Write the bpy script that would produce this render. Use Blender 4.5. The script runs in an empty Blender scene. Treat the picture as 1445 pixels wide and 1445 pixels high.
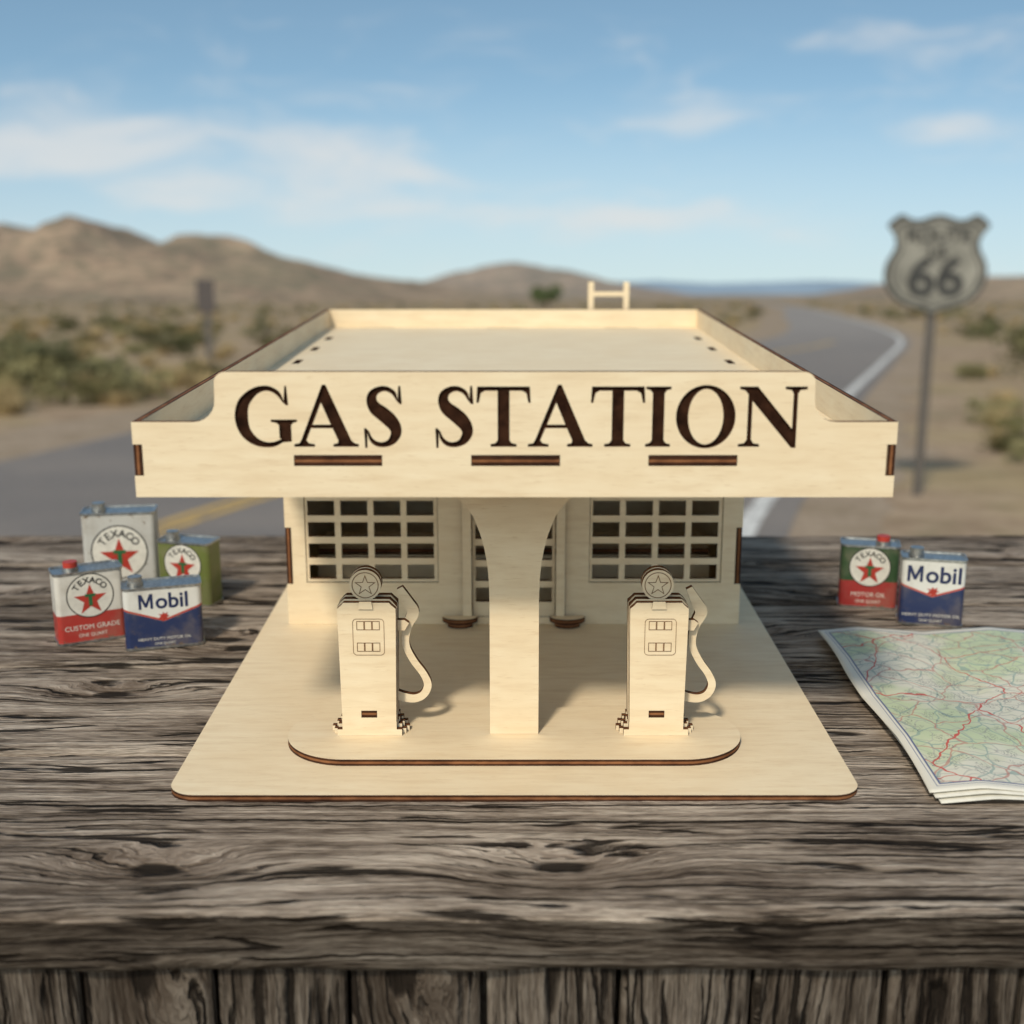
import bpy, math, random
from mathutils import Vector, Matrix, noise
import numpy as np
random.seed(7)
scene=bpy.context.scene
T=1.10           # table top height
CAMH=1.344
SL=0.07          # ground falls gently away
def col(o): scene.collection.objects.link(o); return o
def empty(name,loc=(0,0,0),rz=0):
    e=bpy.data.objects.new(name,None); e.location=loc; e.rotation_euler=(0,0,rz); e.empty_display_size=.05
    return col(e)
# ---------------------------------------------------------------- nodes
class N:
    def __init__(s,tree):
        s.t=tree; s.n=tree.nodes; s.l=tree.links
    def put(s,inp,v):
        if isinstance(v,bpy.types.NodeSocket): s.l.new(v,inp)
        else: inp.default_value=v
    def m(s,op,a,b=None,c=None,clamp=False):
        n=s.n.new('ShaderNodeMath'); n.operation=op; n.use_clamp=clamp
        s.put(n.inputs[0],a)
        if b is not None: s.put(n.inputs[1],b)
        if c is not None: s.put(n.inputs[2],c)
        return n.outputs[0]
    def add(s,a,b): return s.m('ADD',a,b)
    def mul(s,a,b): return s.m('MULTIPLY',a,b)
    def sub(s,a,b): return s.m('SUBTRACT',a,b)
    def smooth(s,v,a,b,o0=0.,o1=1.):
        n=s.n.new('ShaderNodeMapRange'); n.interpolation_type='SMOOTHSTEP'
        s.put(n.inputs[0],v); s.put(n.inputs[1],a); s.put(n.inputs[2],b); s.put(n.inputs[3],o0); s.put(n.inputs[4],o1)
        return n.outputs[0]
    def xyz(s,v):
        n=s.n.new('ShaderNodeSeparateXYZ'); s.l.new(v,n.inputs[0]); return n.outputs
    def vec(s,x,y,z=0.):
        n=s.n.new('ShaderNodeCombineXYZ'); s.put(n.inputs[0],x); s.put(n.inputs[1],y); s.put(n.inputs[2],z); return n.outputs[0]
    def obj(s): return s.n.new('ShaderNodeTexCoord').outputs['Object']
    def noise(s,v,scale=1.,detail=4.,rough=.5,dist=0.):
        n=s.n.new('ShaderNodeTexNoise'); s.l.new(v,n.inputs['Vector']); n.inputs['Scale'].default_value=scale
        n.inputs['Detail'].default_value=detail; n.inputs['Roughness'].default_value=rough; n.inputs['Distortion'].default_value=dist
        return n.outputs['Fac']
    def vor(s,v,scale=1.,feat='F1',out='Distance',dim='3D'):
        n=s.n.new('ShaderNodeTexVoronoi'); n.voronoi_dimensions=dim; n.feature=feat; s.l.new(v,n.inputs['Vector']); n.inputs['Scale'].default_value=scale
        return n.outputs[out]
    def mix(s,f,a,b,mode='MIX'):
        n=s.n.new('ShaderNodeMix'); n.data_type='RGBA'; n.blend_type=mode
        s.put(n.inputs[0],f)
        for i,v in ((6,a),(7,b)):
            if isinstance(v,tuple) and len(v)==3: v=(*v,1)
            s.put(n.inputs[i],v)
        return n.outputs[2]
    def ramp(s,f,stops):
        n=s.n.new('ShaderNodeValToRGB'); s.l.new(f,n.inputs[0]); e=n.color_ramp.elements
        while len(e)<len(stops): e.new(.5)
        for i,(p,c) in enumerate(stops): e[i].position=p; e[i].color=(*c,1)
        return n.outputs[0]
    def rand(s): return s.n.new('ShaderNodeObjectInfo').outputs['Random']
def newmat(name,rough=.6,spec=.3,metal=0.):
    m=bpy.data.materials.new(name); m.use_nodes=True
    k=N(m.node_tree); b=m.node_tree.nodes['Principled BSDF']
    b.inputs['Roughness'].default_value=rough; b.inputs['Specular IOR Level'].default_value=spec; b.inputs['Metallic'].default_value=metal
    return m,k,b
def setc(k,b,c):
    if isinstance(c,tuple): b.inputs['Base Color'].default_value=(*c,1)
    else: k.l.new(c,b.inputs['Base Color'])
def bump(k,b,h,dist=.001,strength=1.):
    n=k.n.new('ShaderNodeBump'); n.inputs['Distance'].default_value=dist; n.inputs['Strength'].default_value=strength
    k.l.new(h,n.inputs['Height']); k.l.new(n.outputs[0],b.inputs['Normal'])
def plain(name,c,rough=.5,spec=.3,metal=0.,var=.12,scale=200.):
    m,k,b=newmat(name,rough,spec,metal)
    f=k.noise(k.obj(),scale,3.,.6)
    c2=tuple(max(0,x*(1-var*2)) for x in c); c3=tuple(min(1,x*(1+var)) for x in c)
    setc(k,b,k.ramp(f,[(.3,c2),(.7,c3)])); return m
# plywood face
def ply_face():
    m,k,b=newmat('plywood_face',.62,.2)
    o=k.obj(); s=k.xyz(o); r=k.mul(k.rand(),7.)
    v=k.vec(k.add(s[0],r),s[1],s[2])
    v1=k.vec(k.mul(k.add(s[0],r),40.),k.mul(s[1],260.),k.mul(s[2],260.))
    g=k.noise(v1,1.,4.,.6,.3)
    big=k.noise(v,28.,3.,.55)
    v2=k.vec(k.mul(k.add(s[0],r),150.),k.mul(s[1],1200.),k.mul(s[2],1200.))
    fl=k.noise(v2,1.,2.,.5)
    c=k.ramp(g,[(.3,(.735,.595,.400)),(.5,(.80,.67,.465)),(.7,(.835,.715,.51))])
    c=k.mix(k.smooth(big,.35,.7,0.,.35),c,(.74,.58,.37))
    c=k.mix(k.smooth(fl,.60,.75,0.,.32),c,(.58,.42,.24))
    setc(k,b,c); bump(k,b,g,.00012,.4); return m
def ply_edge():
    m,k,b=newmat('burnt_plywood_edge',.75,.12)
    o=k.obj(); s=k.xyz(o)
    z=k.m('DIVIDE',s[2],.003)
    w=k.noise(o,300.,3.)
    z=k.add(z,k.mul(k.sub(w,.5),.12))
    d=k.m('ABSOLUTE',k.sub(z,.5))
    mid=k.smooth(d,.13,.2,1.,0.)
    n=k.noise(o,120.,3.)
    dark=k.ramp(n,[(.3,(.028,.011,.006)),(.7,(.07,.028,.013))])
    lite=k.ramp(n,[(.3,(.15,.058,.024)),(.7,(.30,.13,.055))])
    setc(k,b,k.mix(mid,dark,lite)); return m
PF=ply_face(); PE=ply_edge()
BURN=plain('burnt_engraving',(.036,.015,.008),.85,.06,var=.3)
LINE=plain('engraved_line',(.20,.10,.045),.8,.1,var=.2)
# ---------------------------------------------------------------- flat extruded shapes
def shape_mesh(name,splines,t):
    cu=bpy.data.curves.new(name,'CURVE'); cu.dimensions='2D'; cu.fill_mode='BOTH'; cu.extrude=t/2
    for pts in splines:
        sp=cu.splines.new('POLY'); sp.points.add(len(pts)-1)
        for i,p in enumerate(pts): sp.points[i].co=(p[0],p[1],0,1)
        sp.use_cyclic_u=True
    o=bpy.data.objects.new(name,cu); col(o)
    bpy.context.view_layer.update()
    me=bpy.data.meshes.new_from_object(o.evaluated_get(bpy.context.evaluated_depsgraph_get()))
    bpy.data.objects.remove(o); bpy.data.curves.remove(cu)
    for v in me.vertices: v.co.z+=t/2
    me.name=name; me.update()
    return me
FRONT=Matrix(((1,0,0,0),(0,0,-1,0),(0,1,0,0),(0,0,0,1)))
SIDE=Matrix(((0,0,1,0),(1,0,0,0),(0,1,0,0),(0,0,0,1)))
FLAT=Matrix.Identity(4)
def plate(name,splines,t,orient,loc,parent,face=None,edge=None):
    me=shape_mesh(name,splines,t)
    me.materials.clear(); me.materials.append(face or PF); me.materials.append(edge or (PE if face is None else face))
    for p in me.polygons: p.material_index=0 if abs(p.normal.z)>.5 else 1; p.use_smooth=False
    o=bpy.data.objects.new(name,me); col(o)
    o.matrix_world=Matrix.Translation(loc)@orient
    if parent: o.parent=parent
    return o
def rect(x0,y0,x1,y1): return [(x0,y0),(x1,y0),(x1,y1),(x0,y1)]
def rrect(x0,y0,x1,y1,r,n=8):
    out=[]
    for cx,cy,a in ((x1-r,y0+r,-90),(x1-r,y1-r,0),(x0+r,y1-r,90),(x0+r,y0+r,180)):
        for i in range(n+1):
            t=math.radians(a+90*i/n); out.append((cx+r*math.cos(t),cy+r*math.sin(t)))
    return out
def ell(cx,cy,rx,ry,n=48): return [(cx+rx*math.cos(2*math.pi*i/n),cy+ry*math.sin(2*math.pi*i/n)) for i in range(n)]
def star(cx,cy,r,ri=.4,rot=90):
    return [(cx+(r if i%2==0 else r*ri)*math.cos(math.radians(rot+36*i)),cy+(r if i%2==0 else r*ri)*math.sin(math.radians(rot+36*i))) for i in range(10)]
def cat(pts,n=6):
    out=[]; P=[pts[0]]+list(pts)+[pts[-1]]
    P=[np.array(p,float) for p in P]
    for i in range(1,len(P)-2):
        for j in range(n):
            t=j/n; a,b,c,d=P[i-1:i+3]
            out.append(.5*((2*b)+(-a+c)*t+(2*a-5*b+4*c-d)*t*t+(-a+3*b-3*c+d)*t**3))
    out.append(P[-2]); return out
def stroke(pts,n=5):
    c=cat(pts,n); L=[];R=[]
    for i,p in enumerate(c):
        a=c[max(0,i-1)][:2]; b=c[min(len(c)-1,i+1)][:2]; d=b-a; d=d/np.linalg.norm(d); nn=np.array((-d[1],d[0])); w=p[2]/2
        L.append(tuple(p[:2]+nn*w)); R.append(tuple(p[:2]-nn*w))
    return L,R
# serif letters -> (outline, holes), cap height 1
def letter(ch):
    if ch=='I':
        w=.42;c=w/2;s=.10
        return [[(0,0),(w,0),(w,.045),(c+s+.04,.06),(c+s,.11),(c+s,.89),(c+s+.04,.94),(w,.955),(w,1),(0,1),(0,.955),(c-s-.04,.94),(c-s,.89),(c-s,.11),(c-s-.04,.06),(0,.045)]]
    if ch=='T':
        c=.45;s=.10
        return [[(c-.22,0),(c+.22,0),(c+.22,.045),(c+s+.04,.06),(c+s,.11),(c+s,.93),(.76,.93),(.83,.89),(.865,.73),(.905,.73),(.89,1),(.01,1),(-.005,.73),(.035,.73),(.07,.89),(.14,.93),(c-s,.93),(c-s,.11),(c-s-.04,.06),(c-.22,.045)]]
    if ch=='A':
        return [[(0,0),(.35,0),(.35,.045),(.25,.06),(.21,.11),(.295,.31),(.655,.31),(.745,.11),(.735,.06),(.66,.045),(.66,0),(1.09,0),(1.09,.045),(1.02,.06),(.965,.11),(.56,1.03),(.50,1.03),(.125,.12),(.09,.06),(0,.045)],
                [(.322,.37),(.628,.37),(.474,.735)]]
    if ch=='N':
        return [[(0,0),(.36,0),(.36,.045),(.26,.06),(.218,.12),(.218,.76),(.90,-.02),(.975,-.02),(.975,.88),(1.01,.94),(1.13,.955),(1.13,1),(.76,1),(.76,.955),(.865,.94),(.90,.88),(.90,.30),(.30,1),(0,1),(0,.955),(.09,.935),(.145,.87),(.145,.12),(.10,.06),(0,.045)]]
    if ch=='O': return [ell(.49,.5,.50,.525,56),ell(.49,.5,.295,.460,56)]
    if ch=='S':
        pp=[(.535,.78,.03),(.49,.885,.07),(.40,.95,.08),(.30,.965,.09),(.195,.93,.115),(.125,.855,.155),(.115,.75,.18),(.175,.64,.22),(.29,.55,.24),(.405,.45,.24),(.49,.34,.21),(.51,.23,.18),(.46,.125,.145),(.38,.06,.105),(.27,.035,.085),(.16,.06,.08),(.08,.14,.06),(.045,.25,.03)]
        L,R=stroke(pp)
        return [L+[(.022,-.02),(-.015,-.02),(-.028,.31),(.008,.31)]+R[::-1]+[(.562,1.01),(.598,1.01),(.618,.71),(.578,.71)]]
    if ch=='G':
        L,R=stroke([(.825,.76,.03),(.755,.88,.07),(.64,.955,.08),(.52,.97,.09),(.38,.93,.12),(.25,.83,.165),(.155,.70,.20),(.12,.5,.225),(.155,.3,.20),(.25,.16,.165),(.38,.07,.12),(.52,.035,.09),(.66,.045,.08),(.785,.10,.06)])
        return [L+[(.745,.15),(.745,.36),(.70,.40),(.61,.415),(.61,.455),(1.05,.455),(1.05,.415),(.985,.40),(.95,.36),(.95,.085)]+R[::-1]+[(.860,1.01),(.892,1.01),(.915,.69),(.875,.69)]]
# ================================================================= GAS STATION MODEL
CX=.001
st=empty('wooden_gas_station_model',(CX,0,T))
def P(name,sp,t,ori,loc,**kw): return plate(name,sp,t,ori,loc,st,**kw)
P('base_plate',[rrect(-.1463,.4848,.1463,.915,.012)],.003,FLAT,(0,0,0))
P('pump_island',[rrect(-.104,.513,.104,.572,.0290,14)],.003,FLAT,(0,0,.003))
hw=.1463
def scurve(sx):
    pts=[]
    for i in range(13):
        t=i/12
        if t<.5:
            a=math.radians(90-90*(t/.5)); pts.append((.1095+.0045*math.cos(a), .1816-.0045+.0045*math.sin(a)) )
        else:
            a=math.radians(180+90*((t-.5)/.5)); pts.append((.1225+.0085*math.cos(a),.1624+.0085+.0085*math.sin(a)))
    return [(sx*x,z) for x,z in pts]
nx=hw-.0036
out=[(-hw,.133),(hw,.133),(hw,.1415),(nx,.1415),(nx,.1537),(hw,.1537),(hw,.1624)]+scurve(1)[::-1]+scurve(-1)+[(-hw,.1624),(-hw,.1537),(-nx,.1537),(-nx,.1415),(-hw,.1415)]
pos=[('G',327),('A',411),('S',514),('S',616),('T',673),('A',746),('T',836),('I',914),('O',958),('N',1047)]
sp=[out]
for ch,px in pos:
    x0=(px-727)*.000267
    for pl in letter(ch): sp.append([(x0+x*.0227,.1528+y*.0232) for x,y in pl])
for a,b in ((412,538),(665,792),(918,1045)):
    sp.append(rect((a-727)*.000269,.1453,(b-727)*.000269,.1496))
P('sign_panel',sp,.003,FRONT,(0,.479,0))
P('sign_backing',[rect(-.1115,.1515,.1115,.1785)],.001,FRONT,(0,.4785,0),face=BURN)
for a,b in ((412,538),(665,792),(918,1045)):
    P('roof_tab',[rect((a-727)*.000269+.0002,.4764,(b-727)*.000269-.0002,.479)],.0036,FLAT,(0,0,.1457))
sp=[rect(-.1432,.4795,.1432,.9935)]
for yy in (.700,.775,.845,.911):
    for sx in (-1,1):
        xc=sx*.1325; sp.append(rect(xc-.0022,yy-.010,xc+.0022,yy+.010))
for xc in (-.078,-.005,.062): sp.append(rect(xc*1.35-.013,.9845,xc*1.35+.013,.9870))
P('roof_deck',sp,.003,FLAT,(0,0,.1456))
P('slot_bed_back',[rect(-.13,.982,.13,.990)],.001,FLAT,(0,0,.1440),face=BURN)
for sx in (-1,1):
    o=[(.4792,.133),(.9965,.133),(.9965,.1624),(.4792,.1624),(.4792,.1535),(.4764,.1535),(.4764,.1417),(.4792,.1417)]
    P('parapet_side',[o],.003,SIDE,(.1432 if sx>0 else -.1462,0,0))
P('parapet_back',[rect(-.1431,.133,.1431,.1624)],.003,FRONT,(0,.9966,0))
wz0=.0031; wtop=.1454
wx=.132
win=(.0437,.1205); 
out=[(-wx,wz0),(wx,wz0),(wx,.0277),(wx-.0036,.0277),(wx-.0036,.0616),(wx,.0616),(wx,wtop),(-wx,wtop),(-wx,.0616),(-wx+.0036,.0616),(-wx+.0036,.0277),(-wx,.0277)]
sp=[out,rect(-win[1],.0285,-win[0],.1065),rect(win[0],.0285,win[1],.1065),rect(-.0295,.0075,.0295,.1065)]
P('front_wall',sp,.003,FRONT,(0,.708,0))
for sx in (-1,1):
    a,b=(win if sx>0 else (-win[1],-win[0]))
    g=[rect(a+.0003,.0288,b-.0003,.1062)]
    for i in range(4):
        x0=a+.0018+i*.0190
        for j in range(6):
            z0=.0305+j*.0127; g.append(rect(x0,z0,x0+.0155,z0+.0087))
    P('window_grid',g,.003,FRONT,(0,.7088,0))
    P('wall_tab',[rect(.7052,.0280,.708,.0613)],.003,SIDE,((wx-.0032) if sx>0 else -wx+.0002,0,0))
    o=[rect(.7081,wz0,.8871,wtop)]
    P('side_wall',o,.003,SIDE,((wx-.0032) if sx>0 else -wx+.0002,0,0))
    for yy in (.775,.845,.911):
        P('side_wall_tab',[rect(yy-.0097,.1456,yy+.0097,.1480)],.0038,SIDE,((wx-.0014) if sx>0 else -wx-.0024,0,0),face=BURN)
    P('door_jamb',[rect(sx*.0270-.0025,.0031,sx*.0270+.0025,.112)],.003,FRONT,(0,.7048,0))
    xc=sx*.0313
    arc=[(xc+.0103*math.cos(math.radians(a)),.7018+.0075*math.sin(math.radians(a))) for a in range(180,361,12)]
    P('door_step',[arc],.003,FLAT,(0,0,.0062))
    P('door_step_support',[[(xc+(x-xc)*.72,.7018+(y-.7018)*.72) for x,y in arc]],.003,FLAT,(0,0,.0031))
g=[rect(-.0240,.0035,.0240,.1062)]
for i in range(4):
    x0=-.0222+i*.0114+(.0015 if i>1 else 0)
    for j in range(7): g.append(rect(x0,.0165+j*.0127,x0+.0088,.0165+j*.0127+.0087))
P('door_panel',g,.003,FRONT,(0,.7088,0))
P('back_wall',[rect(-wx,wz0,wx,wtop)],.003,FRONT,(0,.8902,0))
P('light_catch_board',[rect(-.12,.0031,.12,.034)],.003,FRONT,(0,.748,0))  # added board behind the lower panes to catch light
P('light_catch_ledge',[rect(-.12,.7485,.12,.79)],.003,FLAT,(0,0,.0342))  # added ledge on top of it, also there to catch light
half=[(.0111,.0061),(.0111,.070),(.0114,.080),(.0120,.087),(.0132,.094),(.0150,.101),(.0180,.109),(.0215,.114),(.0265,.119),(.034,.1245),(.045,.130),(.045,.1455)]
o=half+[(-x,z) for x,z in half[::-1]]
P('column_front',[o],.003,FRONT,(0,.5435,0))
o=[(.5438+y*1.0,z) for y,z in [(0,.0061),(.011,.0061),(.011,.08),(.014,.095),(.022,.11),(.04,.12),(.10,.13),(.10,.1455),(0,.1455)]]
P('column_brace',[o],.003,SIDE,(-.0015,0,0))
o=[(.5400-y,z) for y,z in [(0,.1455),(0,.121),(.02,.126),(.055,.136),(.055,.1455)]]
P('canopy_brace',[o[::-1]],.003,SIDE,(-.010,0,0)); P('canopy_brace',[o[::-1]],.003,SIDE,(.008,0,0))
holes=[]
rz=[.0600,.0828,.1056,.1284,.1512,.1722]
out=[(.0583,.052),(.0628,.052),(.0628,.0600),(.0858,.0600),(.0858,.052),(.0903,.052),(.0903,.1834),(.0858,.1834),(.0858,.1760),(.0628,.1760),(.0628,.1834),(.0583,.1834)]
for a,b in zip(rz[:-1],rz[1:]): holes.append(rect(.0628,a+.004,.0858,b))
P('roof_ladder',[out]+holes,.003,FRONT,(0,1.0000,0))
def pump(xc):
    for i in range(5):
        top=.0700+(.0008 if i%2 else 0)
        s=.0013*(i%3); f=.0003*(i%2)
        h=[(.0152+s,.0061),(.0152+s,.0085),(.0137+s*.7,.0085),(.0137+s*.7,.0108),(.0124+s*.4,.0108),(.0124+s*.4,.0130),(.0123+f,.0130),(.0131+f,.064),(.0131+f,.0672),(.0112+f,top-.0012),(.0102,top)]
        if i==0: h[0:6]=[(.0148,.0061),(.0148,.0092),(.0124,.0092),(.0124,.0130)]
        o=h+[(-x,z) for x,z in h[::-1]]
        sp=[[(xc+x,z) for x,z in o]]
        if i==0: sp.append(rect(xc-.0036,.0150,xc+.0036,.0184))
        P('pump_layer',sp,.003,FRONT,(0,.5414+i*.00301,0))
    P('pump_slot_tab',[rect(xc-.0034,.5386,xc+.0034,.5413)],.003,FLAT,(0,0,.0152))
    hd=ell(xc-.0006,.0772,.0071,.0071,40)
    P('pump_globe',[hd],.003,FRONT,(0,.5447,0))
    P('pump_globe_back',[ell(xc-.0006,.0775,.0072,.0072,40)],.003,FRONT,(0,.5478,0))
    P('pump_neck',[[(xc-.0036,.0672),(xc+.0030,.0672),(xc+.0024,.0708),(xc-.0030,.0708)]],.0008,FRONT,(0,.5383,0))
    yf=.5416
    P('globe_ring',[ell(xc-.0006,.0772,.0060,.0060),ell(xc-.0006,.0772,.0057,.0057)],.0001,FRONT,(0,yf,0),face=LINE)
    s=star(xc-.0006,.0770,.0050); s2=star(xc-.0006,.0770,.0042)
    P('globe_star',[s,s2],.0001,FRONT,(0,yf,0),face=LINE)
    yf=.5383
    P('display_frame',[rrect(xc-.0064,.0452,xc+.0078,.0625,.0018),rrect(xc-.00620,.04540,xc+.00760,.06230,.0016)],.0001,FRONT,(0,yf,0),face=LINE)
    for z0 in (.0572,.0470):
        for j in range(3):
            x0=xc-.0046+j*.0035
            P('display_digit',[rect(x0,z0,x0+.0034,z0+.0042),rect(x0+.00025,z0+.00025,x0+.00315,z0+.00395)],.0001,FRONT,(0,yf,0),face=LINE)
    q=lambda px,py,w:(xc+(px-522)*.000325,.070-(py-850)*.000338,w*.000325)
    L,R=stroke([q(566,838,9),q(577,858,15),q(584,872,17),q(577,888,14),q(573,905,11),q(574,922,10),q(584,942,10),q(597,960,10),q(603,976,11),q(597,990,11),q(584,996,12),q(568,994,13),q(556,990,14)])
    P('pump_hose',[L+R[::-1]],.003,FRONT,(0,.5505,0))
    P('nozzle_holder',[[ (xc+x,z) for x,z in [(.012,.055),(.0165,.055),(.0185,.0585),(.0165,.060),(.012,.060)]]],.003,FRONT,(0,.5470,0))
pump(-.0662); pump(.0650)
# ================================================================= cans
def text(s,size,mat,loc,parent,name='lettering',sx=1.,off=0.,ori=FRONT,align='CENTER',ay='CENTER'):
    cu=bpy.data.curves.new(name,'FONT'); cu.body=s; cu.size=1.; cu.align_x=align; cu.align_y=ay; cu.extrude=(.00004 if size<.05 else .002)/size; cu.offset=off; cu.resolution_u=4
    o=bpy.data.objects.new(name,cu); col(o); bpy.context.view_layer.update()
    me=bpy.data.meshes.new_from_object(o.evaluated_get(bpy.context.evaluated_depsgraph_get()))
    bpy.data.objects.remove(o)
    for v in me.vertices: v.co=Vector((v.co.x*size*sx,v.co.y*size,v.co.z*size))
    me.materials.clear(); me.materials.append(mat)
    o=bpy.data.objects.new(name,me); col(o)
    o.matrix_world=Matrix.Translation(loc)@ori; o.parent=parent
    return o
WHITE=plain('label_white',(.68,.65,.57),.45,var=.08); RED=plain('label_red',(.42,.045,.030),.4,var=.1)
NAVY=plain('label_navy',(.022,.032,.09),.4,var=.1); GREEN=plain('label_green',(.03,.13,.05),.4,var=.1)
BLACK=plain('label_black',(.02,.02,.02),.4,var=.1); TIN=plain('tin_metal',(.50,.50,.48),.32,.5,.9,var=.2,scale=400)
def paint(name,top,bot,h,split,kx=0.,line=None,wear=.70):
    m,k,b=newmat(name,.36,.45)
    o=k.obj(); s=k.xyz(o)
    zz=k.sub(s[2],k.mul(k.m('ABSOLUTE',s[0]),kx))
    f=k.m('GREATER_THAN',zz,split)
    c=k.mix(f,bot,top)
    if line:
        g=k.smooth(k.m('ABSOLUTE',k.sub(zz,split+.0006)),.0005,.0006,1.,0.)
        c=k.mix(g,c,line)
    w=k.noise(o,260.,5.,.7); w2=k.noise(o,60.,4.,.6)
    c=k.mix(k.smooth(w2,.42,.75,0.,.40),c,(.26,.21,.15))
    ed=k.smooth(k.m('ABSOLUTE',k.sub(s[2],h/2)),h*.40,h*.5,0.,.15)
    c=k.mix(k.smooth(k.add(w,ed),wear-.05,wear,0.,.9),c,(.16,.11,.07))
    setc(k,b,c); bump(k,b,w2,.0006,.5); return m
def can(x,y,rz,w,d,h,style,capcol,capx):
    e=empty('oil_can',(x,y,T+.0002),math.radians(rz))
    if style=='mob': mat=paint('can_paint_navy',(.68,.67,.62),(.022,.034,.095),h,h*.42,.35,(.45,.05,.03))
    elif style=='tr': mat=paint('can_paint_redwhite',(.66,.63,.56),(.40,.04,.03),h,h*.40)
    elif style=='gr': mat=paint('can_paint_greenred',(.035,.075,.03),(.34,.035,.03),h,h*.42)
    elif style=='g': mat=paint('can_paint_green',(.13,.16,.04),(.11,.14,.035),h,h*.42,wear=.66)
    else: mat=paint('can_paint_white',(.50,.49,.45),(.50,.49,.45),h,h*.4,wear=.68)
    plate('can_body',[rrect(-w/2,-d/2,w/2,d/2,.003,6)],h-.0012,FLAT,(0,0,.0006),e,face=mat)
    for z in (0,h-.0012):
        r=plate('can_rim',[rrect(-w/2-.0005,-d/2-.0005,w/2+.0005,d/2+.0005,.0034,8)]+([rrect(-w/2+.0004,-d/2+.0004,w/2-.0004,d/2-.0004,.0028,8)] if z else []),.0013,FLAT,(0,0,z),e,face=TIN)
        bv=r.modifiers.new('b','BEVEL'); bv.width=.0003; bv.segments=2
    plate('can_top',[rrect(-w/2+.0005,-d/2+.0005,w/2-.0005,d/2-.0005,.003,6)],.0004,FLAT,(0,0,h-.0009),e,face=TIN)
    cx=capx*w
    plate('can_neck',[ell(cx,0,.0045,.0045,32)],.0020,FLAT,(0,0,h-.0004),e,face=TIN)
    cp=plate('can_cap',[[(cx+(.0038+.00012*(i%2))*math.cos(i*math.pi/24),(.0038+.00012*(i%2))*math.sin(i*math.pi/24)) for i in range(48)]],.0030,FLAT,(0,0,h+.0016),e,face=capcol)
    bv=cp.modifiers.new('b','BEVEL'); bv.width=.0005; bv.segments=2; bv.limit_method='ANGLE'; bv.angle_limit=math.radians(50)
    yf=-d/2-.00006
    def D(n,spl,mt,k=0): plate(n,spl,.00006,FRONT,(0,yf-k*.00007,0),e,face=mt)
    if style=='mob':
        S=h*.34; zb=h*.655; x0=-1.06*S; q=.63*S; H=.70*S
        D('letter_m',[[(x0+a*q,zb+b2*H) for a,b2 in [(0,0),(.19,0),(.19,.62),(.42,.12),(.58,.12),(.81,.62),(.81,0),(1,0),(1,1),(.78,1),(.5,.40),(.22,1),(0,1)]]],NAVY)
        text('obil',S,NAVY,(-.33*S,yf,zb),e,off=.022,align='LEFT',ay='TOP_BASELINE')
        s=h/50.
        D('flying_horse',[[(x*s,h*.50+z*s) for x,z in [(-4,-1),(-2,1.5),(-4,3),(-1,2.6),(0,4.5),(1,2.8),(3.4,4.2),(2.6,2),(4.6,1.2),(2.4,0),(3.4,-2.6),(1.2,-1.2),(-.5,-3),(-1,-1)]]],RED)
        text('HEAVY DUTY MOTOR OIL',h*.062,WHITE,(0,yf,h*.16),e,sx=1.1)
        text('ONE QUART',h*.05,WHITE,(0,yf,h*.08),e,sx=1.1)
    else:
        zc=h*.66 if style!='w' else h*.55; r=min(w*.41,h*.31)
        D('label_ring',[ell(0,zc,r,r)],BLACK); D('label_disc',[ell(0,zc,r*.95,r*.95)],WHITE,1)
        D('label_star',[star(0,zc-r*.20,r*.72)],RED,2)
        D('label_letter',[[(x*r,zc-r*.08+z*r) for x,z in [(-.08,-.38),(.08,-.38),(.08,.02),(.22,.02),(.22,.15),(-.22,.15),(-.22,.02),(-.08,.02)]]],GREEN,3)
        for i,ch in enumerate('TEXACO'):
            a=math.radians((i-2.5)*21.5); rr=r*.70
            text(ch,r*.38,BLACK,(rr*math.sin(a),yf-.0003,zc+rr*math.cos(a)-r*.02),e,off=.014,ori=FRONT@Matrix.Rotation(-a,4,'Z'))
        if style!='w':
            text('MOTOR OIL' if style!='tr' else 'CUSTOM GRADE',h*.095,WHITE,(0,yf,h*.22),e,off=.0)
            text('ONE QUART',h*.065,WHITE,(0,yf,h*.11),e,sx=1.)
        else: text('OIL CAN',h*.08,RED,(0,yf,h*.13),e,off=.0)
can(-.2425,.690,28,.0375,.017,.0420,'tr',RED,-.22)
can(-.1975,.681,17,.0425,.018,.0360,'mob',TIN,-.33)
can(-.2010,.758,-14,.0350,.018,.0405,'g',TIN,-.30)
can(-.2470,.772,8,.0445,.020,.0560,'w',TIN,-.28)
can(.2210,.752,-12,.0345,.018,.0400,'gr',RED,.22)
can(.2490,.718,-13,.0360,.017,.0410,'mob',TIN,-.27)
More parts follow.
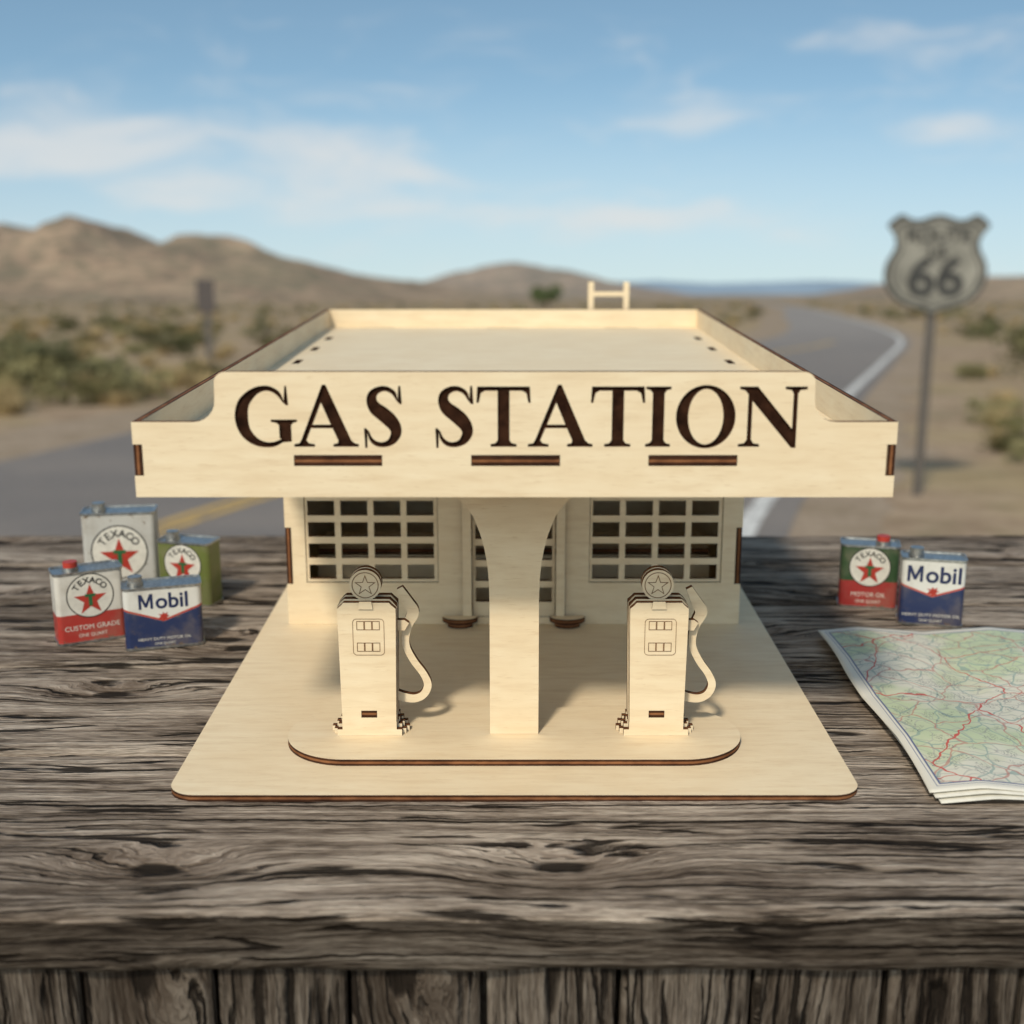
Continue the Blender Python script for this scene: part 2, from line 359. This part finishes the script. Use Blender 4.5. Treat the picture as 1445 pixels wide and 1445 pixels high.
# ================================================================= road map
def map_mat():
    m,k,b=newmat('printed_map',.55,.3)
    o=k.obj(); s=k.xyz(o)
    w=k.noise(o,14.,4.,.6)
    wv=k.vec(k.add(s[0],k.mul(k.sub(w,.5),.05)),k.add(s[1],k.mul(k.sub(k.noise(o,17.,4.),.5),.05)),0.)
    c=k.mix(k.smooth(k.noise(o,16.,3.,.6),.44,.56),(.66,.64,.53),(.50,.57,.37))
    c=k.mix(k.smooth(k.noise(o,26.,3.,.6),.56,.62,0.,.6),c,(.60,.60,.43))
    c=k.mix(k.smooth(k.noise(wv,11.,2.),.64,.66,0.,.7),c,(.50,.61,.65))
    def lines(v,scale,th,cc,c,a=1.):
        d=k.vor(v,scale,'DISTANCE_TO_EDGE',dim='2D'); return k.mix(k.smooth(d,th,th*1.7,a,0.),c,cc)
    c=lines(wv,120.,.035,(.36,.36,.33),c,.5)
    c=lines(wv,62.,.022,(.22,.33,.30),c,.65)
    c=lines(wv,40.,.013,(.48,.20,.16),c,.7)
    c=lines(wv,17.,.005,(.55,.09,.07),c,.95)
    tx=k.noise(k.vec(k.mul(s[0],900.),k.mul(s[1],2600.)),1.,2.)
    mk=k.noise(o,130.,1.)
    c=k.mix(k.mul(k.smooth(tx,.55,.6,0.,.8),k.smooth(mk,.56,.60)),c,(.08,.08,.10))
    dx=k.m('MINIMUM',k.sub(s[0],0.),k.sub(.30,s[0])); dy=k.m('MINIMUM',s[1],k.sub(.2045,s[1])); d=k.m('MINIMUM',dx,dy)
    c=k.mix(k.m('LESS_THAN',d,.0062),c,(.70,.67,.58))
    ln=k.smooth(k.m('ABSOLUTE',k.sub(d,.0062)),.0003,.0005,1.,0.); ln2=k.smooth(k.m('ABSOLUTE',k.sub(d,.0045)),.0001,.0002,1.,0.)
    c=k.mix(k.m('MAXIMUM',ln,ln2),c,(.12,.14,.25))
    setc(k,b,c); return m
MM=map_mat(); MP=plain('map_paper',(.70,.67,.58),.7,.2,var=.06)
rm=empty('road_map',(.1745,.4845,T))
for li in range(3):
    nxn,nyn=100,70; vs=[];fs=[]
    for j in range(nyn+1):
        for i in range(nxn+1):
            x=i/nxn*.30; y=j/nyn*.2045
            fold=abs(((x+.015)/.0750)%1-.5)*2; foldy=abs((y/.1022)%1-.5)*2
            z=.0009+li*.0011+ (.0034*(1-fold)**1 +.0026*(1-foldy))*(.6+.2*li)+.0020*noise.noise(Vector((x*14,y*14,li*.2)))
            z=max(z,.0006+li*.0009)
            vs.append((x+(2-li)*.0018+li*.0006*math.sin(y*40),y-(2-li)*.0022,z))
    for j in range(nyn):
        for i in range(nxn):
            a=j*(nxn+1)+i; fs.append((a,a+1,a+nxn+2,a+nxn+1))
    me=bpy.data.meshes.new('map_sheet'); me.from_pydata(vs,[],fs); me.materials.append(MM if li==2 else MP)
    for p in me.polygons: p.use_smooth=True
    o=bpy.data.objects.new('map_sheet',me); col(o); o.parent=rm
    sm=o.modifiers.new('s','SOLIDIFY'); sm.thickness=.0003; sm.offset=-1
# ================================================================= table
def wood(name,vertical=False,dark=1.):
    m,k,b=newmat(name,.9,.08)
    o=k.obj(); s=k.xyz(o); r=k.mul(k.rand(),23.)
    if vertical: L=s[2]; A=k.add(s[0],k.mul(s[1],1.0))
    else: L=s[0]; A=k.add(s[1],k.mul(s[2],1.))
    L=k.add(L,r)
    AA=k.add(A,k.mul(r,.37))
    base=k.vec(k.mul(L,4.6),k.mul(AA,11.))
    d=k.vor(base,1.,'F1',dim='2D')
    nk=k.noise(k.vec(k.mul(L,70.),k.mul(AA,160.)),1.,2.)
    d=k.add(d,k.mul(k.sub(nk,.5),.07))
    kk=k.smooth(d,.0,.28,1.,0.); core=k.smooth(d,.03,.06,1.,0.)
    warp=k.noise(k.vec(k.mul(L,6.),k.mul(AA,9.)),1.,3.,.5)
    f=k.add(AA,k.add(k.mul(kk,.015),k.mul(k.sub(warp,.5),.015)))
    g1=k.noise(k.vec(k.mul(L,12.),k.mul(f,340.)),1.,4.,.72)
    g2=k.noise(k.vec(k.mul(L,4.),k.mul(f,90.),3.3),1.,3.,.6)
    g3=k.noise(k.vec(k.mul(L,90.),k.mul(f,1300.),1.3),1.,2.,.6)
    jit=k.mul(k.sub(k.noise(k.vec(k.mul(L,90.),k.mul(AA,90.)),1.,3.,.6),.5),.0026)
    fj=k.add(f,jit)
    cn=k.noise(k.vec(k.mul(L,7.),k.mul(fj,150.),8.1),1.,1.,.5)
    crack=k.smooth(k.m('ABSOLUTE',k.sub(cn,.5)),.010,.040,1.,0.)
    cm=k.noise(k.vec(k.mul(L,14.),k.mul(AA,60.),5.),1.,2.)
    crack=k.mul(crack,k.smooth(cm,.46,.53))
    cn2=k.noise(k.vec(k.mul(L,2.2),k.mul(fj,42.),2.7),1.,1.,.5)
    split=k.smooth(k.m('ABSOLUTE',k.sub(cn2,.5)),.006,.019,1.,0.)
    cm2=k.noise(k.vec(k.mul(L,5.),k.mul(AA,30.),9.),1.,1.)
    split=k.mul(split,k.smooth(cm2,.46,.52))
    big=k.noise(k.vec(k.mul(L,6.),k.mul(AA,20.),2.),1.,4.,.65)
    v=k.add(k.add(k.mul(g1,.46),k.mul(g2,.26)),k.mul(g3,.28))
    v=k.add(v,k.mul(k.sub(big,.5),.32))
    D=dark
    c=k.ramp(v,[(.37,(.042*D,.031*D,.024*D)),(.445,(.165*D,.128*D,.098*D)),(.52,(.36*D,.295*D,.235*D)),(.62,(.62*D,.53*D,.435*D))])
    c=k.mix(k.mul(kk,.40),c,(.13*D,.085*D,.055*D))
    hole=k.m('MAXIMUM',k.m('MAXIMUM',crack,split),core)
    c=k.mix(k.mul(hole,.94),c,(.016,.012,.009))
    setc(k,b,c)
    h=k.sub(k.add(k.mul(g1,1.),k.add(k.mul(g2,.7),k.mul(g3,.45))),k.mul(hole,1.6))
    bump(k,b,h,.0032,1.); return m
WD=wood('weathered_wood'); WE=wood('weathered_wood_edge_shaded',False,.30); WF=wood('weathered_wood_front_shaded',True,.36)  # edge and front: darker copies, shade of the table front put into the colour
tb=empty('weathered_wood_table',(0,0,T))
def board(x0,x1,y0,y1,th,seed,front=False):
    NX=int((x1-x0)/.004)
    ny=max(6,int((y1-y0)/.004)); 
    vs=[];fs=[]
    loop=[('f',q) for q in (1.,.85,.7,.55,.4,.3,.2,.1,0.)]+[('t',j/ny) for j in range(ny+1)]+[('b',q) for q in (.15,.5,1.)]
    for i in range(NX+1):
        x=x0+(x1-x0)*i/NX
        e0=.0014*noise.noise(Vector((x*9,seed,0)))+.0008*noise.noise(Vector((x*45,seed,3)))
        if front: e0+=.0022*noise.noise(Vector((x*7,seed,1)))+.0016*noise.noise(Vector((x*30,seed,4)))
        e1=.0012*noise.noise(Vector((x*12,seed,7)))
        for kd,q in loop:
            if kd=='t':
                y=y0+e0+(y1-y0-e0+e1)*q
                dd=min(y-y0-e0,y1+e1-y); z=-.0022*max(0,1-dd/.0035)**2
                z+=.0009*noise.noise(Vector((x*5,y*60,seed)))+.0005*noise.noise(Vector((x*18,y*220,seed)))
            elif kd=='f':
                z=-.0038-(th-.0038)*q
                y=y0+e0
                if front: y+=.0016*noise.noise(Vector((x*5,z*160,seed+9)))+.0010*noise.noise(Vector((x*14,z*500,seed+9)))+.0022*q
            else:
                y=y1+e1; z=-.0018-(th-.0018)*q
            vs.append((x,y,z))
    n=len(loop); mi=[]
    for i in range(NX):
        for j in range(n):
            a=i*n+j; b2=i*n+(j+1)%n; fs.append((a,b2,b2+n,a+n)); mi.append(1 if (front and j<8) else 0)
    fs.append(tuple(range(n))[::-1]); fs.append(tuple(NX*n+j for j in range(n))); mi+=[0,0]
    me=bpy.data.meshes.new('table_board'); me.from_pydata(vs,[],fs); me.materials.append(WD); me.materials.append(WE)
    for p,q in zip(me.polygons,mi): p.use_smooth=True; p.material_index=q
    me.update()
    o=bpy.data.objects.new('table_board',me); col(o); o.parent=tb
for i,(a,b2) in enumerate([(.4000,.5335),(.5360,.6435),(.6475,.7530),(.7564,.8390),(.8422,.922)]):
    board(-.80,.80,a,b2,.0240,i*3.7+1,front=(i==0))
def vboard(xa,xb,y,seed):
    nz=60; vs=[];fs=[]
    zt=-.0242; zb=-T
    prof=[(xa,y+.012),(xa+.0003,y+.0015),(xa+.002,y),((xa+xb)/2,y-.0006),(xb-.002,y),(xb-.0003,y+.0015),(xb,y+.012)]
    n=len(prof)
    for i in range(nz+1):
        z=zt+(zb-zt)*(i/nz)**2
        for x,yy in prof: vs.append((x+.0006*noise.noise(Vector((z*20,seed,x*9))),yy+.0005*noise.noise(Vector((z*25,seed,x*50))),z))
    for i in range(nz):
        for j in range(n): a=i*n+j; b2=i*n+(j+1)%n; fs.append((a,a+n,b2+n,b2))
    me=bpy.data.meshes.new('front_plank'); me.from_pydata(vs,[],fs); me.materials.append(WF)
    for p in me.polygons: p.use_smooth=True
    o=bpy.data.objects.new('front_plank',me); col(o); o.parent=tb
x=-.7530;i=0
while x<.74:
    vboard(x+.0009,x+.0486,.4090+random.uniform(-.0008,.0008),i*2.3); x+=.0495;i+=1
def box(name,x0,x1,y0,y1,z0,z1,mat,parent):
    plate(name,[rect(x0,y0,x1,y1)],z1-z0,FLAT,(0,0,z0),parent,face=mat)
WL=wood('weathered_wood_leg',True,.5)
box('backing_rail',-.78,.78,.4235,.440,-T+.05,-.0245,WL,tb)
for xx in (-.74,.68): box('table_leg',xx,xx+.06,.85,.91,-T-.065,-.0245,WL,tb)
# ================================================================= ground
def ground_mat():
    m,k,b=newmat('desert_ground',.95,.1)
    o=k.obj(); s=k.xyz(o)
    n1=k.noise(o,.35,4.,.6); n2=k.noise(o,3.5,5.,.65); n3=k.noise(o,.06,4.,.6); n4=k.noise(o,.9,4.,.7)
    c=k.ramp(n2,[(.3,(.24,.165,.105)),(.5,(.37,.27,.18)),(.7,(.47,.36,.25))])
    c=k.mix(k.smooth(n1,.42,.62,0.,.7),c,(.38,.29,.155))
    c=k.mix(k.smooth(n4,.50,.62,0.,.55),c,(.17,.15,.075))
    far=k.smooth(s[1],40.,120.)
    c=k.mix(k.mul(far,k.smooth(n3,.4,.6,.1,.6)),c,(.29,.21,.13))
    v=k.vor(o,.28)
    sp=k.smooth(v,.25,.50,1.,0.)
    sp=k.mul(sp,k.smooth(s[1],50.,100.))
    c=k.mix(k.mul(sp,.62),c,(.14,.13,.07))
    c=k.mix(k.smooth(s[1],120.,1600.,0.,.75),c,(.36,.37,.38))  # far ground greys out: aerial haze painted into its colour
    setc(k,b,c); bump(k,b,n2,.05,.6); return m
GM=ground_mat()
me=bpy.data.meshes.new('ground')
vs=[];fs=[]
ys=[-300,0,3,10,30,80,200,600,2000,9000]; xs=[-6000,-1000,-200,-50,0,50,200,1000,6000]
for y in ys:
    for x in xs: vs.append((x,y,-SL*max(0,y)))
for j in range(len(ys)-1):
    for i in range(len(xs)-1): a=j*len(xs)+i; fs.append((a,a+1,a+len(xs)+1,a+len(xs)))
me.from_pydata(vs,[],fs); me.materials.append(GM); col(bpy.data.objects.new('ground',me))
# hills
G=[(-150,300,55,60,15),(-104,262,20,40,6.6),(-84,258,12,36,5.6),(-62,262,15,42,7.0),(-80,275,34,45,4.6),(-42,255,16,38,4.6),(-24,300,26,40,3.8),
   (-14,452,26,50,8.4),(8,450,22,40,5.2),(30,440,24,40,3.8),(50,470,20,40,1.6),(-230,330,70,70,20),
   (125,300,34,50,4.2),(98,330,20,50,2.4),(170,290,40,60,6.),(240,330,60,70,10)]
def fbm(x,y,o=6):
    s=0;a=1
    for i in range(o): s+=a*noise.noise(Vector((x,y,i*7.1))); x*=2.03;y*=2.03;a*=.5
    return s
vs=[];fs=[];NX=360;NY=150
for j in range(NY+1):
    for i in range(NX+1):
        x=-330+i/NX*640; y=150+j/NY*420
        h=0
        for cx,cy,rx,ry,H in G: h+=H*math.exp(-((x-cx)/rx)**2-((y-cy)/ry)**2)
        nz=fbm(x*.03,y*.03)
        rid=1-abs(fbm(x*.045+9,y*.028,4))*1.6
        h=h*(1+.09*nz+.18*(rid-.5))-.35+.15*nz
        if i in(0,NX) or j in(0,NY): h=-3
        vs.append((x,y,-SL*y+h))
for j in range(NY):
    for i in range(NX): a=j*(NX+1)+i; fs.append((a,a+1,a+NX+2,a+NX+1))
me=bpy.data.meshes.new('hills'); me.from_pydata(vs,[],fs)
def hill_mat():
    m,k,b=newmat('hill_scrubland',.95,.1)
    o=k.obj(); s=k.xyz(o)
    n=k.noise(o,.08,5.,.6); n2=k.noise(o,.5,4.,.65)
    c=k.ramp(k.add(k.mul(n,.6),k.mul(n2,.4)),[(.38,(.20,.14,.09)),(.5,(.35,.245,.155)),(.62,(.44,.32,.205))])
    v=k.vor(o,.30); c=k.mix(k.smooth(v,.30,.55,.60,0.),c,(.135,.125,.07))
    n5=k.noise(o,.035,3.,.6); c=k.mix(k.smooth(n5,.5,.62,0.,.45),c,(.17,.155,.09))
    c=k.mix(k.smooth(s[1],180.,600.,.10,.46),c,(.38,.37,.37))  # distance haze painted into the hill colour
    setc(k,b,c); bump(k,b,n2,1.0,.6); return m
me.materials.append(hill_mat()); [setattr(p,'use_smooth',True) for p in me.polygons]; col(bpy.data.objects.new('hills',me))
vs=[];fs=[];NX=220
for j in range(3):
    for i in range(NX+1):
        x=-2500+i/NX*5500; y=3000+j*500
        h=(30+16*fbm(x*.0022,3.3,5)+10*math.exp(-((x-820)/260)**2)) if j==1 else -20
        vs.append((x,y,-SL*y+h))
for j in range(2):
    for i in range(NX): a=j*(NX+1)+i; fs.append((a,a+1,a+NX+2,a+NX+1))
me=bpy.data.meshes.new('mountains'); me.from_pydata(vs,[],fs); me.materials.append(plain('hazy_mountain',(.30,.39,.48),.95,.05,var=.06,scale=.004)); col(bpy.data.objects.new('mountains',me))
# road
LE=[(-7.0,0),(-6.0,3.5),(-4.9,7),(-4.15,9.9),(-3.3,14),(-1.2,20),(2.6,28),(7.3,37),(11.6,53),(17,80),(26,122),(36.5,189),(44,240)]
RE=[(.6,0),(.9,4),(1.65,7.2),(2.75,10.5),(4.65,16.5),(7.7,25.3),(11.6,37),(15,51),(19.3,73),(28.3,122),(38.5,189),(46,240)]
def dens(pts,n=260):
    c=np.array([p for p in cat(pts,20)]); ys=c[:,1]; xs=c[:,0]; return lambda y: float(np.interp(y,ys,xs))
fl,fr=dens(LE),dens(RE)
YS=list(np.concatenate([np.linspace(0,20,60),np.linspace(20.5,60,60),np.linspace(61,235,90)]))
def strip(name,fa,fb,mat,dz,parent=None,ymax=999):
    vs=[];fs=[]; Y=[y for y in YS if y<=ymax]
    for y in Y: vs+= [(fa(y),y,-SL*y+dz),(fb(y),y,-SL*y+dz)]
    for i in range(len(Y)-1): fs.append((2*i,2*i+1,2*i+3,2*i+2))
    me=bpy.data.meshes.new(name); me.from_pydata(vs,[],fs); me.materials.append(mat); o=bpy.data.objects.new(name,me); col(o)
    if parent: o.parent=parent
    return o
m,k,b=newmat('asphalt',.85,.25); o_=k.obj(); nn=k.noise(o_,60.,3.,.7); nb=k.noise(o_,.7,4.,.6)
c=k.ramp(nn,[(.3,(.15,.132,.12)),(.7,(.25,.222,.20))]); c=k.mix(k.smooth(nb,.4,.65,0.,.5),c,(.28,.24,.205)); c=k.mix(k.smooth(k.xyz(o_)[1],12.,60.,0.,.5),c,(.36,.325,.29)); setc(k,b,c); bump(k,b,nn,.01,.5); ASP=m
m,k,b=newmat('gravel_shoulder',.95,.1); o_=k.obj(); nn=k.noise(o_,14.,4.,.7); nb=k.noise(o_,1.3,4.,.7); c=k.ramp(nn,[(.3,(.27,.20,.14)),(.7,(.45,.355,.26))]); c=k.mix(k.smooth(nb,.45,.6,0.,.5),c,(.25,.19,.12)); setc(k,b,c); bump(k,b,nn,.03,.6); SH=m
strip('gravel_shoulder',lambda y:fl(y)-1.3-.25*noise.noise(Vector((y*.6,1,0))),lambda y:fr(y)+.6+.5*noise.noise(Vector((y*.9,5,0))),SH,.004)
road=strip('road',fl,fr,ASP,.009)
def linemat(n,c):
    m,k,b=newmat(n,.7,.2); o=k.obj(); w=k.noise(o,9.,5.,.7); setc(k,b,k.mix(k.smooth(w,.46,.66,0.,.85),c,(.20,.18,.165))); return m
YL=linemat('yellow_road_paint',(.62,.40,.12)); WLn=linemat('white_road_paint',(.72,.70,.65))
def mid(y):
    t=float(np.interp(y,[0,7,8.1,14,25],[.44,.44,.44,.47,.5])); return fl(y)*(1-t)+fr(y)*t
strip('yellow_line',lambda y:mid(y)-.11,lambda y:mid(y)-.03,YL,.013,road,ymax=36)
strip('yellow_line',lambda y:mid(y)+.03,lambda y:mid(y)+.11,YL,.013,road,ymax=36)
strip('white_edge_line',lambda y:fr(y)-.32,lambda y:fr(y)-.19,WLn,.013,road)
# scrub
def foliage(name,c1,c2):
    m,k,b=newmat(name,.8,.15); r=k.rand(); o=k.obj(); n=k.noise(o,3.,2.)
    c=k.mix(r,c1,c2); c=k.mix(k.smooth(n,.35,.65,0.,.5),c,tuple(x*.5 for x in c1)); setc(k,b,c); return m
F1=foliage('sage_leaves',(.18,.17,.075),(.28,.25,.125)); F2=foliage('dry_grass_blades',(.42,.31,.15),(.54,.42,.23)); F3=foliage('dark_scrub_leaves',(.11,.115,.05),(.16,.15,.075))
def bush(seed,mat,n=420,leaf=.05,tall=1.,grass=False):
    rnd=random.Random(seed); vs=[];fs=[]
    cl=[(rnd.uniform(-.38,.38),rnd.uniform(-.38,.38),rnd.uniform(.12,.42)*tall,rnd.uniform(.14,.27)) for _ in range(9)]
    for i in range(n):
        if grass:
            a=rnd.uniform(0,6.28); r=abs(rnd.gauss(0,.12)); p=Vector((r*math.cos(a),r*math.sin(a),0)); d=Vector((math.cos(a)*rnd.uniform(.1,.7),math.sin(a)*rnd.uniform(.1,.7),1)).normalized()*rnd.uniform(.25,.55)
            w=Vector((-math.sin(a),math.cos(a),0))*.012; q=len(vs); vs+=[p-w,p+w,p+d]; fs.append((q,q+1,q+2)); continue
        cx,cy,cz,cr=rnd.choice(cl); v=Vector((rnd.gauss(0,1),rnd.gauss(0,1),rnd.gauss(0,1))).normalized()*cr*rnd.uniform(.6,1.1)
        p=Vector((cx,cy,cz))+v; p.z=max(.01,p.z)
        a=Vector((rnd.gauss(0,1),rnd.gauss(0,1),rnd.gauss(0,1))).normalized(); b2=a.orthogonal().normalized(); s=leaf*rnd.uniform(.6,1.4)
        q=len(vs); vs+=[p-a*s,p+b2*s*.45,p+a*s,p-b2*s*.45]; fs.append((q,q+1,q+2,q+3))
    if not grass:
        for i in range(14):
            a=rnd.uniform(0,6.28); r=rnd.uniform(.2,.4); e=Vector((r*math.cos(a),r*math.sin(a),rnd.uniform(.25,.5)*tall)); w=Vector((-math.sin(a),math.cos(a),0))*.012
            q=len(vs); vs+=[-w,w,e]; fs.append((q,q+1,q+2))
    me=bpy.data.meshes.new('shrub'); me.from_pydata([tuple(v) for v in vs],[],fs); me.materials.append(mat); return me
B1=[bush(i,F1) for i in range(3)]; B3=[bush(10+i,F3,500) for i in range(3)]; B2=[bush(20+i,F2,260,grass=True) for i in range(3)]
sc=empty('desert_scrub',(0,0,0)); rnd=random.Random(5)
cnt=0
while cnt<1250:
    y=9*math.exp(rnd.random()**.8*math.log(200/9)); half=y*.62+3; x=rnd.uniform(-half,half)
    a,b2=fl(y)-1.6,fr(y)+1.2
    if a-.2<x<b2+.2: continue
    if noise.noise(Vector((x*.12,y*.12,0)))<-.05 and rnd.random()<.8: continue
    q=rnd.random()
    if q<.45: me=rnd.choice(B2); s=rnd.uniform(.5,1.1)
    elif q<.80: me=rnd.choice(B1); s=rnd.uniform(.4,1.0)
    else: me=rnd.choice(B3); s=rnd.uniform(.4,1.05)
    if y<14: s*=.5
    o=bpy.data.objects.new('shrub',me); col(o); o.parent=sc; o.location=(x,y,-SL*y-.02); o.rotation_euler=(0,0,rnd.uniform(0,6.28)); o.scale=(s*rnd.uniform(.9,1.3),s,s*rnd.uniform(.6,.95)); cnt+=1
for x,y,s,mm in [(-6.6,16.8,.9,B1),(-5.6,17.6,1.1,B3),(-7.4,19,1.1,B1),(-8.2,22,1.3,B3),(-9.5,20,1.2,B1),(9.6,22.5,1.3,B3),(10.6,25,1.5,B3),(8.4,20.2,1.0,B1),(7.6,17.8,.9,B1),(12,29,1.6,B3),(11.6,27,1.3,B1),(14,34,1.6,B3),(5.2,13.5,.6,B1),(4.4,11.2,.45,B2),(5.9,15,.6,B2),(4.1,10,.4,B1),(3.7,8.6,.3,B2)]:
    o=bpy.data.objects.new('shrub',rnd.choice(mm)); col(o); o.parent=sc; o.location=(x,y,-SL*y-.02); o.rotation_euler=(0,0,rnd.uniform(0,6)); o.scale=(s,s,s*.85)
# lone tree behind
tr=empty('desert_tree',(2.95,110,-SL*110))
def tube(a,b2,r0,r1,n=7):
    a=Vector(a);b2=Vector(b2); d=(b2-a).normalized(); u=d.orthogonal().normalized(); w=d.cross(u); vs=[];fs=[]
    for p,r in ((a,r0),(b2,r1)):
        for i in range(n): t=2*math.pi*i/n; vs.append(tuple(p+u*r*math.cos(t)+w*r*math.sin(t)))
    for i in range(n): fs.append((i,(i+1)%n,n+(i+1)%n,n+i))
    return vs,fs
V=[];Fc=[]
for a,b2,r0,r1 in [((0,0,0),(0.05,0,1.0),.11,.08),((.05,0,.9),(.6,.1,1.7),.07,.03),((.05,0,.95),(-.6,-.1,1.8),.07,.03),((.05,0,1.),(.1,.3,2.1),.07,.03)]:
    v,f=tube(a,b2,r0,r1); q=len(V); V+=v; Fc+=[tuple(i+q for i in ff) for ff in f]
me=bpy.data.meshes.new('trunk'); me.from_pydata(V,[],Fc); me.materials.append(plain('bark',(.12,.085,.06),.9)); o=bpy.data.objects.new('trunk',me); col(o); o.parent=tr
F4=foliage('tree_leaves',(.10,.13,.05),(.13,.16,.07))
o=bpy.data.objects.new('crown',bush(77,F4,1400,.07,1.)); col(o); o.parent=tr; o.location=(0,0,.75); o.scale=(2.3,2.3,2.4)
# ================================================================= signs
STEEL=plain('galvanised_post',(.14,.125,.11),.6,.3,.2,scale=20); SF=plain('backlit_sign_white',(.28,.27,.23),.6,.3,var=.2,scale=6); SB=plain('aged_sign_black',(.06,.06,.057),.6,.3,scale=5)  # sign white is greyed: dim backlit shade put into its colour
def shield(s):
    h=[(0,-.50),(.10,-.455),(.22,-.42),(.36,-.36),(.47,-.24),(.51,-.10),(.49,.03),(.43,.14),(.41,.22),(.44,.31),(.50,.39),(.44,.46),(.36,.50),(.27,.455),(.18,.45),(.09,.48),(0,.50)]
    h=[tuple(p) for p in cat(h,3)]
    return [(x*s,z*s*.98) for x,z in h]+[(-x*s,z*s*.98) for x,z in h[::-1][1:-1]]
rs=empty('route_66_road_sign',(2.73,8.28,-SL*8.28)); zc=.945+SL*8.28
plate('sign_plate',[shield(.655)],.004,FRONT,(0,0,zc),rs,face=SB)
plate('sign_face',[shield(.610)],.002,FRONT,(0,-.0045,zc),rs,face=SF)
plate('sign_face_border',[shield(.570),shield(.545)],.001,FRONT,(0,-.0070,zc),rs,face=SB)
text('66',.335,SB,(0,-.011,zc-.085),rs,off=.030,sx=1.1)
text('ROUTE',.115,SB,(0,-.011,zc+.185),rs,off=.02,sx=1.1)
text('US',.105,SB,(0,-.011,zc+.080),rs,off=.02)
plate('post',[[(-.028,0),(-.028,.03),(-.012,.03),(-.012,.012),(.012,.012),(.012,.03),(.028,.03),(.028,0)]],1.78,FLAT,(0,.004,-.05),rs,face=STEEL)
s2=empty('small_road_sign',(-5.75,24,-SL*24))
plate('post',[rect(-.06,0,.06,.06)],1.45,FLAT,(0,0,-.05),s2,face=STEEL)
plate('sign_plate',[rrect(-.17,1.0,.17,1.62,.04)],.01,FRONT,(0,-.01,0),s2,face=plain('sign_back',(.10,.085,.08),.6,.3,.0,scale=10))
# ================================================================= world
el=math.radians(44); az=math.radians(20)
sdir=Vector((-math.sin(az)*math.cos(el),-math.cos(az)*math.cos(el),math.sin(el)))
w=bpy.data.worlds.new('World'); scene.world=w; w.use_nodes=True
k=N(w.node_tree); bg=w.node_tree.nodes['Background']
gen=k.n.new('ShaderNodeTexCoord').outputs['Generated']; s=k.xyz(gen)
z=k.add(s[2],.070)
zl=k.add(k.mul(k.m('MAXIMUM',z,0.),1.6),.09)
vv=k.vec(s[0],s[1],zl); nrm=k.n.new('ShaderNodeVectorMath'); nrm.operation='NORMALIZE'; k.l.new(vv,nrm.inputs[0])
sk=k.n.new('ShaderNodeTexSky'); sk.sky_type='NISHITA'; sk.sun_disc=False; sk.sun_elevation=el; sk.sun_rotation=math.radians(180+20); sk.air_density=1.0; sk.dust_density=1.0; sk.ozone_density=1.0
k.l.new(nrm.outputs[0],sk.inputs[0])
wz=k.noise(k.vec(k.mul(s[0],5.),k.mul(s[1],5.),k.mul(s[2],14.)),1.,3.,.55)
cx_=k.add(s[0],k.mul(k.sub(wz,.5),.12)); cz_=k.add(s[2],k.mul(k.sub(wz,.5),.045))
cn=k.noise(k.vec(k.mul(cx_,10.),k.mul(s[1],10.),k.mul(cz_,34.)),1.,6.,.62,.5)
cn2=k.noise(k.vec(k.mul(cx_,3.),k.mul(s[1],3.),k.mul(cz_,12.)),1.,3.,.55)
acc=None
for ax,ez,ra,re,am in [(-.135,.030,.10,.022,1.1),(-.25,.000,.07,.014,.9),(-.108,.072,.06,.012,.7),(-.30,.080,.09,.028,.55),(-.29,.040,.11,.020,.6),(.135,.064,.050,.013,1.0),(.31,.052,.045,.009,.9),(.10,-.012,.15,.014,.9),(.26,.11,.16,.016,.4),(-.08,-.010,.07,.016,.8),(-.36,.03,.1,.02,.5),(.5,.06,.12,.03,.8),(-.6,.06,.15,.03,.8)]:
    a=k.m('POWER',k.m('DIVIDE',k.sub(cx_,ax),ra),2.); b_=k.m('POWER',k.m('DIVIDE',k.sub(cz_,ez),re),2.)
    g=k.mul(k.m('EXPONENT',k.mul(k.add(a,b_),-1.)),am); acc=g if acc is None else k.add(acc,g)
acc=k.mul(acc,k.smooth(s[1],.2,.6))
dens_=k.add(k.mul(acc,.32),k.add(k.mul(cn,.85),k.mul(cn2,.22)))
cl=k.smooth(dens_,.54,.98,0.,.72)
cl=k.mul(cl,k.smooth(s[2],-.09,-.03))
haze=k.smooth(z,0.,.17,.68,0.)
skc=k.mix(1.,sk.outputs[0],(1.04,1.14,1.0),'MULTIPLY')
skc=k.mix(haze,skc,(4.1,4.6,4.75))
skc=k.mix(cl,skc,(5.2,5.2,5.1))
k.l.new(skc,bg.inputs[0]); bg.inputs[1].default_value=.146
try: w.cycles.sampling_method='MANUAL'; w.cycles.sample_map_resolution=512
except Exception: pass
su=bpy.data.lights.new('sun','SUN'); su.energy=2.8; su.angle=math.radians(6.); su.color=(1.,.89,.73)
so=bpy.data.objects.new('sun',su); col(so); so.rotation_euler=sdir.to_track_quat('Z','Y').to_euler(); so.location=(-3,-4,5)
# ================================================================= camera
cam=bpy.data.cameras.new('camera'); co=bpy.data.objects.new('camera',cam); col(co)
co.location=(0,0,CAMH); co.rotation_euler=(math.radians(90-13.8),0,0)
cam.lens=44.42; cam.sensor_width=36; cam.clip_start=.01; cam.clip_end=20000
cam.dof.use_dof=True; cam.dof.focus_distance=.585; cam.dof.aperture_fstop=8.
scene.camera=co
scene.view_settings.view_transform='Standard'; scene.view_settings.look='None'; scene.view_settings.exposure=0
